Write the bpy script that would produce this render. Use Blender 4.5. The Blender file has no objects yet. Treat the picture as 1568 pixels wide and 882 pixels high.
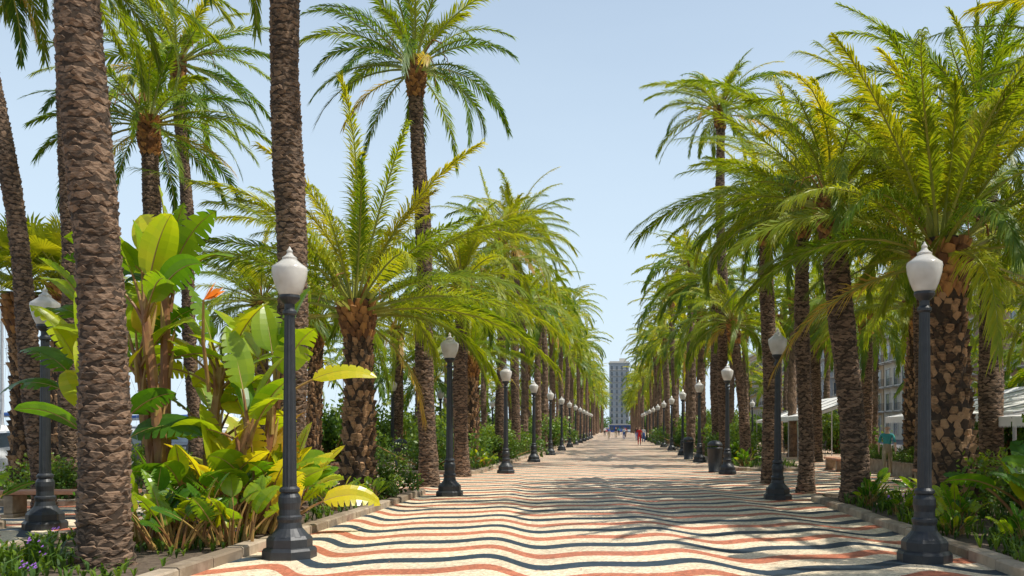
import bpy, math, random
import numpy as np
from mathutils import Vector, Matrix
R=math.radians
scene=bpy.context.scene
col=scene.collection
rnd=random.Random(7)

# ---------------------------------------------------------------- helpers
class MB:
    def __init__(s): s.v=[];s.f=[];s.m=[];s.t=[]
    def add(s,vs,fs,mat=0,tint=.5):
        o=len(s.v); s.v.extend([tuple(map(float,p)) for p in vs])
        for f in fs: s.f.append(tuple(i+o for i in f))
        s.m.extend([mat]*len(fs)); s.t.extend([tint]*len(fs))
    def mesh(s,name,mats,smooth=False):
        me=bpy.data.meshes.new(name); me.from_pydata(s.v,[],s.f)
        for m in mats: me.materials.append(m)
        me.polygons.foreach_set('material_index',s.m)
        a=me.attributes.new('tint','FLOAT','FACE'); a.data.foreach_set('value',s.t)
        if smooth: me.polygons.foreach_set('use_smooth',[True]*len(s.f))
        me.update(); return me
    def obj(s,name,mats,smooth=False,parent=None,loc=(0,0,0)):
        return mkobj(name,s.mesh(name,mats,smooth),parent,loc)
def mkobj(name,me,parent=None,loc=(0,0,0),rz=0,sc=1):
    o=bpy.data.objects.new(name,me); col.objects.link(o)
    o.location=loc; o.rotation_euler=(0,0,rz); o.scale=(sc,sc,sc) if not isinstance(sc,tuple) else sc
    if parent: o.parent=parent
    return o
def empty(name,loc=(0,0,0),rz=0):
    o=bpy.data.objects.new(name,None); col.objects.link(o); o.location=loc; o.rotation_euler=(0,0,rz)
    o.empty_display_size=.2; return o
def box(mb,c,s,mat=0,tint=.5):
    x,y,z=c;a,b,d=s[0]/2,s[1]/2,s[2]/2
    vs=[(x+i*a,y+j*b,z+k*d) for k in(-1,1) for j in(-1,1) for i in(-1,1)]
    mb.add(vs,[(0,2,3,1),(4,5,7,6),(0,1,5,4),(2,6,7,3),(0,4,6,2),(1,3,7,5)],mat,tint)
def tube(mb,pts,rad,n=8,mat=0,tint=.5,cap=True):
    pts=[Vector(p) for p in pts]; vs=[]; fs=[]
    ref=Vector((1,0,0))
    for i,p in enumerate(pts):
        d=(pts[min(i+1,len(pts)-1)]-pts[max(i-1,0)]).normalized()
        a=ref-d*ref.dot(d)
        if a.length<.1: a=Vector((0,1,0))-d*d.y
        a.normalize(); ref=a; b=d.cross(a)
        for k in range(n):
            an=2*math.pi*k/n
            vs.append(p+(a*math.cos(an)+b*math.sin(an))*rad[i])
    for i in range(len(pts)-1):
        for k in range(n):
            k2=(k+1)%n
            fs.append((i*n+k,i*n+k2,(i+1)*n+k2,(i+1)*n+k))
    if cap:
        fs.append(tuple(range(n-1,-1,-1))); o=(len(pts)-1)*n; fs.append(tuple(range(o,o+n)))
    mb.add(vs,fs,mat,tint)
def lathe(mb,prof,n=16,mat=0,o=(0,0,0),flute=0):
    vs=[];fs=[]
    for (r,z) in prof:
        for k in range(n):
            an=2*math.pi*k/n+math.pi/n
            rr=r*(1-flute*(k%2))
            vs.append((o[0]+rr*math.cos(an),o[1]+rr*math.sin(an),o[2]+z))
    for i in range(len(prof)-1):
        for k in range(n):
            k2=(k+1)%n; fs.append((i*n+k,i*n+k2,(i+1)*n+k2,(i+1)*n+k))
    fs.append(tuple(range(n-1,-1,-1))); q=(len(prof)-1)*n; fs.append(tuple(range(q,q+n)))
    mb.add(vs,fs,mat)

# ---------------------------------------------------------------- materials
def newmat(name):
    m=bpy.data.materials.new(name); m.use_nodes=True; nt=m.node_tree; nt.nodes.clear()
    out=nt.nodes.new('ShaderNodeOutputMaterial'); return m,nt,out
def N(nt,t,**k):
    n=nt.nodes.new(t)
    for a,b in k.items(): setattr(n,a,b)
    return n
def ramp(nt,stops,interp='LINEAR'):
    r=N(nt,'ShaderNodeValToRGB'); cr=r.color_ramp; cr.interpolation=interp
    while len(cr.elements)<len(stops): cr.elements.new(.5)
    for e,(p,c) in zip(cr.elements,stops): e.position=p; e.color=(*c,1)
    return r
def leafmat(name,stops,trans=.4,rough=.45,nscale=3.,spec=.5):
    m,nt,out=newmat(name); L=nt.links.new
    at=N(nt,'ShaderNodeAttribute',attribute_name='tint')
    oi=N(nt,'ShaderNodeObjectInfo'); tc=N(nt,'ShaderNodeTexCoord')
    no=N(nt,'ShaderNodeTexNoise'); no.inputs['Scale'].default_value=nscale; L(tc.outputs['Object'],no.inputs['Vector'])
    a=N(nt,'ShaderNodeMath',operation='MULTIPLY_ADD'); L(oi.outputs['Random'],a.inputs[0]); a.inputs[1].default_value=.16; L(at.outputs['Fac'],a.inputs[2])
    b=N(nt,'ShaderNodeMath',operation='MULTIPLY_ADD'); L(no.outputs['Fac'],b.inputs[0]); b.inputs[1].default_value=.3; L(a.outputs[0],b.inputs[2])
    c=N(nt,'ShaderNodeMath',operation='SUBTRACT'); L(b.outputs[0],c.inputs[0]); c.inputs[1].default_value=.23
    r=ramp(nt,stops); L(c.outputs[0],r.inputs[0])
    p=N(nt,'ShaderNodeBsdfPrincipled'); L(r.outputs[0],p.inputs['Base Color']); p.inputs['Roughness'].default_value=rough
    p.inputs['Specular IOR Level'].default_value=spec
    t=N(nt,'ShaderNodeBsdfTranslucent')
    mx=N(nt,'ShaderNodeMix',data_type='RGBA',blend_type='MULTIPLY'); mx.inputs[0].default_value=1
    L(r.outputs[0],mx.inputs[6]); mx.inputs[7].default_value=(2.2,1.9,.45,1); L(mx.outputs[2],t.inputs['Color'])
    s=N(nt,'ShaderNodeMixShader'); s.inputs[0].default_value=trans
    L(p.outputs[0],s.inputs[1]); L(t.outputs[0],s.inputs[2]); L(s.outputs[0],out.inputs[0]); return m
def plain(name,c1,c2=None,scale=8.,rough=.8,bump=0.,metal=0.,tint=0.,detail=6,stretch=None,spec=.5):
    m,nt,out=newmat(name); L=nt.links.new
    if c2 is None: c2=tuple(x*.8 for x in c1)
    tc=N(nt,'ShaderNodeTexCoord'); no=N(nt,'ShaderNodeTexNoise'); no.inputs['Scale'].default_value=scale; no.inputs['Detail'].default_value=detail
    if stretch:
        mp=N(nt,'ShaderNodeMapping'); mp.inputs['Scale'].default_value=stretch; L(tc.outputs['Object'],mp.inputs[0]); L(mp.outputs[0],no.inputs['Vector'])
    else: L(tc.outputs['Object'],no.inputs['Vector'])
    v=no.outputs['Fac']
    if tint:
        at=N(nt,'ShaderNodeAttribute',attribute_name='tint')
        a=N(nt,'ShaderNodeMath',operation='MULTIPLY_ADD'); L(at.outputs['Fac'],a.inputs[0]); a.inputs[1].default_value=tint; L(v,a.inputs[2])
        b=N(nt,'ShaderNodeMath',operation='SUBTRACT'); L(a.outputs[0],b.inputs[0]); b.inputs[1].default_value=tint*.5; v=b.outputs[0]
    r=ramp(nt,[(.3,c1),(.7,c2)]); L(v,r.inputs[0])
    p=N(nt,'ShaderNodeBsdfPrincipled'); L(r.outputs[0],p.inputs['Base Color']); p.inputs['Roughness'].default_value=rough; p.inputs['Metallic'].default_value=metal
    p.inputs['Specular IOR Level'].default_value=spec
    if bump:
        bp=N(nt,'ShaderNodeBump'); bp.inputs['Strength'].default_value=bump; bp.inputs['Distance'].default_value=.02
        L(no.outputs['Fac'],bp.inputs['Height']); L(bp.outputs[0],p.inputs['Normal'])
    L(p.outputs[0],out.inputs[0]); return m

M_frond=leafmat('frond_green',[(0,(.03,.085,.012)),(.22,(.085,.165,.014)),(.48,(.21,.275,.016)),(.78,(.42,.4,.03)),(1,(.42,.29,.1))],trans=.45,rough=.42,spec=.35)
M_rachis=plain('frond_stalk',(.36,.34,.06),(.22,.26,.035),4,.5)
M_core=plain('trunk_core',(.025,.016,.01),(.06,.038,.022),14,.95,.5)
M_boot=plain('trunk_leaf_scars',(.06,.035,.019),(.38,.22,.11),11,.92,1.,tint=.7,stretch=(1,1,2.5),detail=10)
M_bootgrey=plain('trunk_grey_rings',(.06,.04,.026),(.25,.16,.1),16,.92,1.,tint=.35,stretch=(1,1,2.5),detail=10)
M_head=plain('trunk_head_stubs',(.14,.06,.022),(.42,.2,.06),9,.8,.4,tint=.7)
M_paddle=leafmat('paddle_leaf',[(0,(.04,.12,.014)),(.28,(.09,.21,.016)),(.55,(.27,.38,.018)),(.82,(.54,.5,.03)),(1,(.5,.3,.06))],trans=.45,rough=.27,nscale=1.5)
M_stem=plain('pseudo_stem',(.2,.08,.028),(.36,.24,.06),5,.6,.3,tint=.4)
M_orange=plain('orange_flower',(.8,.2,.02),(.9,.35,.03),4,.5)
M_purple=plain('purple_petals',(.3,.08,.5),(.45,.2,.65),20,.6)
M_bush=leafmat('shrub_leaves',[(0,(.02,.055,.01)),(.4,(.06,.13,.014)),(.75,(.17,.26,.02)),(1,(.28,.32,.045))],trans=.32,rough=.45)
M_soil=plain('bed_soil',(.06,.04,.026),(.15,.11,.075),20,.95,.8)
M_iron=plain('cast_iron',(.02,.023,.026),(.032,.035,.039),12,.45,.15,spec=.45)
M_kerb=plain('kerb_stone',(.2,.15,.1),(.4,.32,.23),6,.85,.5,tint=.5,detail=9)
M_wood=plain('bench_stone',(.4,.18,.1),(.5,.27,.16),8,.7,.3)
M_white=plain('white_canvas',(.72,.7,.66),(.82,.8,.76),3,.8,.1)
M_steel=plain('steel_grey',(.3,.3,.3),(.4,.4,.4),6,.4)
M_dark=plain('dark_plastic',(.02,.02,.022),(.04,.04,.042),6,.5)
M_rubber=plain('rubber',(.02,.02,.02),(.03,.03,.03),6,.9)
M_skin=plain('skin',(.5,.3,.2),(.55,.34,.24),6,.6)
M_hair=plain('hair',(.03,.02,.012),(.06,.04,.02),30,.7)
M_lips=plain('lips',(.4,.12,.1),(.4,.14,.12))
def glassmat():
    m,nt,out=newmat('opal_glass'); L=nt.links.new
    p=N(nt,'ShaderNodeBsdfPrincipled'); tc=N(nt,'ShaderNodeTexCoord'); no=N(nt,'ShaderNodeTexNoise'); no.inputs['Scale'].default_value=5; L(tc.outputs['Object'],no.inputs['Vector'])
    r=ramp(nt,[(.3,(.6,.57,.51)),(.7,(.76,.74,.69))]); L(no.outputs['Fac'],r.inputs[0]); L(r.outputs[0],p.inputs['Base Color']); p.inputs['Roughness'].default_value=.18
    t=N(nt,'ShaderNodeBsdfTranslucent'); L(r.outputs[0],t.inputs[0])
    s=N(nt,'ShaderNodeMixShader'); s.inputs[0].default_value=.3; L(p.outputs[0],s.inputs[1]); L(t.outputs[0],s.inputs[2]); L(s.outputs[0],out.inputs[0]); return m
M_glass=glassmat()
M_win=plain('window_glass',(.05,.07,.09),(.1,.13,.16),1,.1,0,spec=.8)

def wavemat():
    m,nt,out=newmat('wave_mosaic'); L=nt.links.new
    def mt(op,a,b=None,c=None):
        n=N(nt,'ShaderNodeMath',operation=op)
        for i,x in enumerate((a,b,c)):
            if x is None: continue
            if isinstance(x,(int,float)): n.inputs[i].default_value=x
            else: L(x,n.inputs[i])
        return n.outputs[0]
    tc=N(nt,'ShaderNodeTexCoord'); se=N(nt,'ShaderNodeSeparateXYZ'); L(tc.outputs['Object'],se.inputs[0])
    x,y=se.outputs[0],se.outputs[1]
    k=2*math.pi/2.5
    ph=mt('MULTIPLY_ADD',y,.25,.4)
    kx=mt('MULTIPLY_ADD',x,k,ph)
    s1=mt('SINE',kx); inner=mt('MULTIPLY_ADD',s1,.95,kx)
    w=mt('SINE',inner)
    lo=mt('SINE',mt('MULTIPLY',x,.55))
    nd=N(nt,'ShaderNodeTexNoise'); nd.inputs['Scale'].default_value=28; nd.inputs['Detail'].default_value=1; L(tc.outputs['Object'],nd.inputs['Vector'])
    v=mt('MULTIPLY_ADD',w,.44,y); v=mt('MULTIPLY_ADD',lo,.3,v); v=mt('MULTIPLY_ADD',nd.outputs['Fac'],.04,v)
    fr=mt('FRACT',mt('DIVIDE',v,1.75))
    cream=(.72,.59,.41); red=(.48,.165,.09); dk=(.032,.05,.068)
    r=ramp(nt,[(0,dk),(.22,cream),(.5,red),(.73,cream)],'CONSTANT'); L(fr,r.inputs[0])
    vo=N(nt,'ShaderNodeTexVoronoi'); vo.inputs['Scale'].default_value=24; L(tc.outputs['Object'],vo.inputs['Vector'])
    bw=N(nt,'ShaderNodeRGBToBW'); L(vo.outputs['Color'],bw.inputs[0])
    br=mt('MULTIPLY_ADD',bw.outputs[0],.7,.67)
    vd=N(nt,'ShaderNodeTexVoronoi',feature='DISTANCE_TO_EDGE'); vd.inputs['Scale'].default_value=24; L(tc.outputs['Object'],vd.inputs['Vector'])
    ed=mt('MINIMUM',mt('MULTIPLY_ADD',vd.outputs['Distance'],5.,.62),1.)
    st=N(nt,'ShaderNodeTexNoise'); st.inputs['Scale'].default_value=.7; st.inputs['Detail'].default_value=8; L(tc.outputs['Object'],st.inputs['Vector'])
    sv=mt('MULTIPLY_ADD',st.outputs['Fac'],.6,.72)
    tot=mt('MULTIPLY',mt('MULTIPLY',br,ed),sv)
    mx=N(nt,'ShaderNodeMix',data_type='RGBA',blend_type='MULTIPLY'); mx.inputs[0].default_value=1
    L(r.outputs[0],mx.inputs[6]); cb=N(nt,'ShaderNodeCombineColor'); [L(tot,cb.inputs[i]) for i in range(3)]; L(cb.outputs[0],mx.inputs[7])
    p=N(nt,'ShaderNodeBsdfPrincipled'); L(mx.outputs[2],p.inputs['Base Color'])
    rr=mt('MULTIPLY_ADD',st.outputs['Fac'],.3,.45); L(rr,p.inputs['Roughness']); p.inputs['Specular IOR Level'].default_value=.25
    bp=N(nt,'ShaderNodeBump'); bp.inputs['Strength'].default_value=.25; bp.inputs['Distance'].default_value=.004; L(ed,bp.inputs['Height']); L(bp.outputs[0],p.inputs['Normal'])
    L(p.outputs[0],out.inputs[0]); return m
M_wave=wavemat()
M_ground=plain('asphalt_ground',(.1,.095,.09),(.16,.15,.14),.6,.9,.2)
M_water=plain('harbour_water',(.02,.06,.09),(.03,.09,.13),.4,.12,.5,stretch=(1,.4,1))

# ---------------------------------------------------------------- ground
def sheet(name,x0,x1,y0,y1,z,mat):
    mb=MB(); mb.add([(x0,y0,z),(x1,y0,z),(x1,y1,z),(x0,y1,z)],[(0,1,2,3)]); return mb.obj(name,[mat])
sheet('ground',-3000,3000,-300,4000,0,M_ground)
sheet('promenade_pavement',-17,17,-12,320,.004,M_wave)
sheet('harbour_water',-3000,-36,-300,3900,.004,M_water)

# ---------------------------------------------------------------- palm crowns
Z=np.array([0,0,1.])
def frond(mb,rg,base,az,p0,bend,L,ll,nl,tint,wd=.032,droop=.28):
    K=14; t=np.linspace(0,1,K+1); pitch=p0-bend*t**1.35
    aza=az+rg.uniform(-.4,.4)*t**1.5
    T=np.stack([np.cos(pitch)*np.cos(aza),np.cos(pitch)*np.sin(aza),np.sin(pitch)],1)
    P=np.zeros((K+1,3)); P[0]=base
    for i in range(K): P[i+1]=P[i]+(T[i]+T[i+1])*.5*L/K
    tube(mb,P[::2],[.035*(1-.88*a)*(1.25 if a<.1 else 1) for a in t[::2]],3,1,.5,False)
    tt=np.linspace(.15,1,nl)
    Pi=np.stack([np.interp(tt,t,P[:,k]) for k in range(3)],1)
    Ti=np.stack([np.interp(tt,t,T[:,k]) for k in range(3)],1); Ti/=np.linalg.norm(Ti,axis=1)[:,None]
    ai=np.interp(tt,t,aza)
    S=np.stack([np.sin(ai),-np.cos(ai),np.zeros(nl)],1); U=np.cross(S,Ti)
    r=rg.uniform(-.7,.7); S,U=S*math.cos(r)+U*math.sin(r),U*math.cos(r)-S*math.sin(r)
    for s in(-1,1):
        f=np.radians(np.interp(tt,[0,1],[58,16]))+rg.normal(0,.1,nl)
        V=np.radians(np.interp(tt,[0,1],[30,12]))+rg.normal(0,.22,nl)
        D=Ti*np.cos(f)[:,None]+(S*s*np.cos(V)[:,None]+U*np.sin(V)[:,None])*np.sin(f)[:,None]
        prof=np.minimum(1,(tt-.08)*4.5)*(1-.5*np.maximum(0,tt-.45)/.55)
        le=ll*prof*(1+rg.normal(0,.1,nl))
        dr=droop*(1+rg.normal(0,.3,nl))
        mid=Pi+D*(le*.5)[:,None]-Z*(le*dr*.2)[:,None]
        tip=Pi+D*(le*.96)[:,None]-Z*(le*dr)[:,None]
        W=np.cross(D,U); W/=np.linalg.norm(W,axis=1)[:,None]; W*=wd/2
        A=np.stack([Pi-W*.5,Pi+W*.5,mid+W,mid-W,tip],1).reshape(-1,3)
        o=len(mb.v); mb.v.extend(map(tuple,A.tolist()))
        for i in range(nl):
            q=o+i*5; mb.f.append((q,q+1,q+2,q+3)); mb.f.append((q+3,q+2,q+4))
        tn=(tint+rg.normal(0,.05,nl)).repeat(2).tolist()
        mb.t.extend(tn); mb.m.extend([0]*(2*nl))
def crown(seed,nf,L,phi,plo,b0,b1,ll=.5,nl=85,wd=.032,droop=.28,dead=2,name='crown',tb=0.):
    rg=np.random.default_rng(seed); mb=MB()
    for i in range(nf):
        u=(i+.5)/nf; az=i*2.39996+rg.uniform(-.35,.35)
        p0=R(phi+(plo-phi)*u**.85+rg.uniform(-10,10)); b=R(rg.uniform(b0,b1))*(.95+.15*u)
        l=L*(.78+.3*rg.random())*(.66 if u<.12 else 1)
        rr=.1+.16*u
        tn=.40+tb+.32*(rg.random()-.5)+(.18*(1-u) if u<.25 else 0)-(.08*u)
        frond(mb,rg,np.array([rr*math.cos(az),rr*math.sin(az),.05-.35*u]),az,p0,b,l,ll*rg.uniform(.88,1.1),nl,tn,wd,droop)
    for i in range(dead):
        az=rg.uniform(0,6.28)
        frond(mb,rg,np.array([.25*math.cos(az),.25*math.sin(az),-.4]),az,R(rg.uniform(-20,5)),R(rg.uniform(50,70)),L*.7,ll*.8,nl//2,.98,wd,.5)
    for i in range(5):
        az=rg.uniform(0,6.28); c,s=math.cos(az),math.sin(az)
        tube(mb,[(.15*c,.15*s,0),(.5*c,.5*s,.45),(.85*c,.85*s,.3),(1.0*c,1.0*s,-.15)],[.02,.018,.014,.01],4,2,.5,False)
    return mb.mesh(name,[M_frond,M_rachis,M_head])
CR={
 'A':[crown(11,50,4.4,85,7,38,68,.54,122,.026,.42,tb=.07),crown(12,50,4.5,85,2,40,74,.54,122,.026,.42,tb=.03),crown(13,46,4.4,82,4,45,85,.56,118,.026,.46,1,tb=.1)],
 'B':[crown(21,52,3.8,84,-24,48,82,.5,88,.032,.38),crown(22,50,3.7,84,-16,50,88,.5,88,.032,.38,tb=.05),crown(23,42,3.8,80,-30,40,80,.5,88,.032,.42,4,tb=.02)],
 'D':[crown(31,38,3.3,86,-22,45,80,.46,72,.032,.28),crown(32,36,3.2,84,-15,50,85,.46,72,.032,.28,tb=-.04)],
 'F':[crown(41,32,3.9,84,-28,48,85,.6,28,.085,.38,1),crown(42,34,3.8,84,-22,48,85,.6,28,.085,.38,0,tb=.06),crown(43,28,3.6,82,-15,50,90,.6,28,.085,.38,2,tb=-.03)],
}
def fan_crown(seed):
    rg=np.random.default_rng(seed); mb=MB()
    for i in range(30):
        u=(i+.5)/30; az=i*2.39996; p=R(80-95*u); d=Vector((math.cos(p)*math.cos(az),math.cos(p)*math.sin(az),math.sin(p)))
        l=.9+.2*rg.random(); c=d*l; tube(mb,[(0,0,0),c*.5+Vector((0,0,.05)),c],[.03,.02,.015],4,1,.5,False)
        side=Vector((math.sin(az),-math.cos(az),0)); tn=.35+.25*rg.random()
        up=side.cross(d)
        for k in range(26):
            a=R(-125+250*k/25); dd=(d*math.cos(a)+side*math.sin(a)).normalized()
            ln=.75*(1-.25*abs(a)/2.2)*(.9+.2*rg.random()); w=dd.cross(up).normalized()*.03
            mid=c+dd*ln*.6+up*.03; tip=c+dd*ln-Vector((0,0,.22*ln))
            mb.add([c,mid-w,tip,mid+w],[(0,1,2,3)],0,tn)
    return mb.mesh('fan_crown',[M_frond,M_rachis])
FAN=fan_crown(5)

def trunk_mesh(H,r0,r1,lean=(0,0),row=.085,n=12,prot=.025,seed=0,style='slim',head=True,lod=0):
    rg=random.Random(seed); mb=MB()
    ph=rg.uniform(0,6)
    def c(z):
        t=z/H; w=.04*math.sin(z*.9+ph)*min(1,z)
        return Vector((lean[0]*t**1.3+w,lean[1]*t**1.3+w*.5,z))
    hs=min(1.0,H*.2)
    def rad(z):
        t=z/H; r=r0+(r1-r0)*t; r+=.35*r0*math.exp(-z/.28)
        r*=1+.045*math.sin(z*1.7+ph)+.02*math.sin(z*5.3+ph*2)
        if head and z>H-hs: r*=1+.35*math.sin(math.pi*min(1,(z-(H-hs))/hs*.8))
        return r
    ns=max(6,int(H/(.22 if lod==0 else .6)))
    zs=[H*i/ns for i in range(ns+1)]
    tube(mb,[c(z)-Vector((0,0,.1 if z==0 else 0)) for z in zs],[rad(z) for z in zs],14 if lod==0 else 8,0 if lod==0 else 1,.5)
    if lod>0: row*=2.6; n=8; prot*=1.6
    z=.02; i=0
    while z<H-.03:
        hd=head and z>H-hs
        rw=row*(1.3 if hd else 1)
        if not hd: rw*=rg.uniform(.75,1.3) if style=='slim' else rg.uniform(.85,1.15)
        nn=n
        phs=(.5*(i%2)) if (style=='fat' or hd) else i*.381
        for k in range(nn):
            if style=='fat' and not hd and rg.random()<.1: continue
            jz=.07 if hd else (.13 if style=='fat' else .2)
            a=2*math.pi*(k+phs)/nn+rg.uniform(-jz,jz); da=math.pi/nn*(1.12 if hd else (rg.uniform(.75,1.2) if style=='fat' else rg.uniform(.95,1.7)))
            def pt(an,rr,zz):
                q=c(min(H,max(0,zz))); return (q.x+rr*math.cos(an),q.y+rr*math.sin(an),zz)
            j=rg.uniform(-.12,.12)*row; pr=prot*rg.uniform(.45,1.35)
            if hd: pr=prot*.6+.05*rg.random()+.03
            elif style=='fat': j=rg.uniform(-.3,.3)*row; pr=prot*rg.uniform(.2,1.5)
            else: j=rg.uniform(-.3,.3)*row; pr=prot*rg.uniform(.2,1.3)
            up=rw*(rg.uniform(.75,1.1) if style=='fat' or hd else .62); dn=rw*(rg.uniform(.6,.9) if style=='fat' or hd else .5)
            rb=rad(z)
            if style=='fat' or hd:
                sk=rg.uniform(-.25,.25)*da
                vs=[pt(a-sk,rb*.995,z-dn+j),pt(a-da,rb*.99,z+j),pt(a+da,rb*.99,z+j),pt(a-da*.5+sk,rb+pr,z+up*.8+j),pt(a+da*.5+sk,rb+pr*rg.uniform(.6,1),z+up*rg.uniform(.6,.9)+j),pt(a-da*.4,rb*.95,z+up*.95+j),pt(a+da*.4,rb*.95,z+up*.95+j)]
            else:
                tl=rg.uniform(-.25,.25)*row
                vs=[pt(a,rb+.25*pr,z-dn+j),pt(a-da,rb*.995,z+j-tl),pt(a+da,rb*.995,z+j+tl),pt(a-da*.6,rb+pr,z+up*.75+j-tl),pt(a+da*.6,rb+pr,z+up*.75+j+tl),pt(a-da*.6,rb*.98,z+up+j-tl),pt(a+da*.6,rb*.98,z+up+j+tl)]
            mb.add(vs,[(0,2,4,3),(0,3,1),(1,3,5),(2,6,4),(3,4,6,5)],2 if hd else 1,rg.random())
        z+=rw*(1 if not lod or hd else 1.6); i+=1
    return mb.mesh('trunk',[M_core,M_boot if style=='fat' else M_bootgrey,M_head]),c(H)
pc=[0]
def palm(x,y,H,r0,r1,lean=0,cv='B',sc=1.,style='slim',leany=0,lod=0,name='date_palm',parent=None,vi=None):
    pc[0]+=1; sd=pc[0]*17+3
    if style=='fat': me,top=trunk_mesh(H,r0,r1,(lean,leany),.125,13,.075,sd,'fat',True,lod)
    else: me,top=trunk_mesh(H,r0,r1,(lean,leany),.066,9,.024,sd,'slim',True,lod)
    if parent is None: e=empty(name,(x,y,0)); off=Vector((0,0,0))
    else: e=parent; off=Vector((x,y,0))
    mkobj('trunk',me,e,off)
    rg=random.Random(sd)
    cm=FAN if cv=='fan' else CR[cv][(sd if vi is None else vi)%len(CR[cv])]
    o=mkobj('crown',cm,e,off+top,rg.uniform(0,6.28),(sc*rg.uniform(.93,1.07),sc*rg.uniform(.93,1.07),sc*rg.uniform(.88,1.1)))
    o.rotation_euler=(rg.uniform(-.13,.13),rg.uniform(-.13,.13),rg.uniform(0,6.28))
    return e
# left side
palm(-5.67,10.1,10.8,.25,.205,-.55,'B',1.0)
palm(-5.50,15.4,12.5,.25,.22,-.15,'B',1.0)
palm(-5.77,20.3,4.45,.33,.27,-.05,'A',1.08,'fat')
palm(-5.15,24.8,11.6,.25,.17,-.33,'D',1.05)
palm(-5.08,29.7,6.5,.24,.2,-.02,'B',.9)
palm(-5.9,37,4.6,.24,.22,0,'A',.72,'fat')
palm(-5.35,42,10.2,.25,.18,0,'B',.95)
palm(-5.6,50,12.5,.25,.18,0,'B',1.05)
palm(-10.7,17,11.5,.17,.14,-1.5,'D',1.0)
palm(-12.3,24,9.8,.24,.2,0,'D',.95)
palm(-13.0,28,13,.2,.15,-.5,'D',1.05)
palm(-12,20,12,.2,.17,-.1,'B',.9)
palm(-15,23,5.0,.33,.26,0,'fan',1.25,'fat',name='fan_palm')
palm(-13.7,22.5,5.2,.33,.26,0,'fan',1.0,'fat',name='fan_palm')
palm(-11.3,34,5.6,.27,.22,0,'A',.75,'fat')
palm(-9.9,41,6.2,.25,.2,0,'B',.9)
palm(-12.2,31,6.0,.25,.2,.1,'B',.8)
# right side
palm(6.05,16.5,5.0,.40,.33,-.15,'A',1.12,'fat')
palm(4.87,18.6,6.3,.27,.24,-.5,'A',.86)
palm(4.62,22.3,7.2,.18,.16,-.12,'B',.85,vi=1)
palm(4.40,26.2,7.8,.22,.18,-.1,'B',.78,vi=1)
palm(4.45,37.9,15,.22,.17,-.2,'D',1.05)
palm(5.25,37,6.0,.22,.17,-.55,'B',.75)
palm(4.9,45,9,.24,.2,-.1,'B',.95)
palm(9.4,14.2,6.3,.33,.28,-.2,'A',1.08,'fat')
palm(8.6,20.8,8.4,.27,.22,-.2,'A',.98)
palm(9.8,30,5.8,.3,.26,0,'A',.9,'fat')
palm(12.5,24.5,5.6,.3,.26,0,'A',.9,'fat')
palm(10.4,38,6.5,.25,.22,0,'B',1.)
palm(9.4,43,7.5,.25,.2,0,'B',1.)
palm(15.5,30,6.8,.28,.24,0,'B',1.1)
palm(8.9,26.5,7.8,.25,.2,0,'B',.95)
palm(6.1,5.2,8.5,.25,.2,.3,'B',.9)  # out-of-view palm, added to shade the ground near the camera
palm(8.6,9.3,8.0,.27,.22,.1,'B',1.)  # trunk out of view; palm added for dappled shade on the right pavement
for x,y,h,s in((18.5,24,4.6,1.15),(20,31,5,1.2),(18.5,37,4.4,1.1),(21,43,6,1.2),(17.5,20,4.2,1.),(19,50,5,1.1),(23,26,5.5,1.2)): palm(x,y,h,.28,.24,0,'F',s,lod=1)
# continuing rows
rr=random.Random(4)
y=50
while y<112:
    palm(4.85+rr.uniform(-.35,.4),y,rr.choice([8,10,12,13]),.25,.18,rr.uniform(-.5,.1),'F',rr.uniform(.82,1.08),lod=1); y+=rr.uniform(5,7)
y=56
while y<112:
    palm(-5.4+rr.uniform(-.4,.35),y,rr.choice([7,9.5,12,14]),.25,.18,rr.uniform(-.1,.5),'F',rr.uniform(.82,1.08),lod=1); y+=rr.uniform(5,7)
for xs,y0,hs,st in((-10.5,50,(5,9,11),10),(10.3,50,(7,9,11),10),(15.5,43,(6,8,10),12),(-15.5,44,(5,6,8),13)):
    y=y0
    while y<115:
        palm(xs+rr.uniform(-.7,.7),y,rr.choice(hs),.25,.2,0,'F',rr.uniform(.85,1.1),lod=1); y+=rr.uniform(.8,1.2)*st
dist=empty('distant_palm_rows')
for xs in(-10,-5.5,4.9,10):
    y=116
    while y<330:
        palm(xs+rr.uniform(-.6,.6),y,rr.uniform(8,14),.25,.18,0,'F',rr.uniform(.9,1.15),lod=1,parent=dist); y+=rr.uniform(8,12)

# ---------------------------------------------------------------- lamps
def lamp_meshes():
    mb=MB()
    lathe(mb,[(.32,0),(.32,.10),(.30,.13),(.27,.14),(.27,.24),(.24,.28)],8,0)
    lathe(mb,[(.235,.27),(.20,.31),(.15,.37),(.135,.44),(.15,.48),(.15,.51),(.125,.53),(.12,.60),(.135,.68),(.13,.75),(.10,.80),(.12,.82),(.12,.85),(.09,.88)],24,0)
    lathe(mb,[(.085,.87),(.082,1.2),(.072,2.1),(.062,3.0)],24,0,flute=.1)
    lathe(mb,[(.065,2.98),(.085,3.0),(.085,3.03),(.06,3.06),(.06,3.12),(.11,3.17),(.125,3.20),(.12,3.23)],24,0)
    lathe(mb,[(.085,3.665),(.09,3.69),(.05,3.72),(.03,3.75),(.038,3.775),(.02,3.80),(.004,3.83)],16,2)
    g=MB()
    lathe(g,[(.11,3.225),(.13,3.25),(.165,3.33),(.20,3.45),(.212,3.54),(.205,3.575),(.17,3.60),(.13,3.63),(.085,3.668)],28,0)
    return mb.mesh('post',[M_iron,M_iron,M_glass]),g.mesh('opal_globe',[M_glass],True)
LP,LG=lamp_meshes()
def lamp(x,y):
    e=empty('street_lamp',(x,y,0)); mkobj('post',LP,e); mkobj('opal_globe',LG,e)
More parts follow.
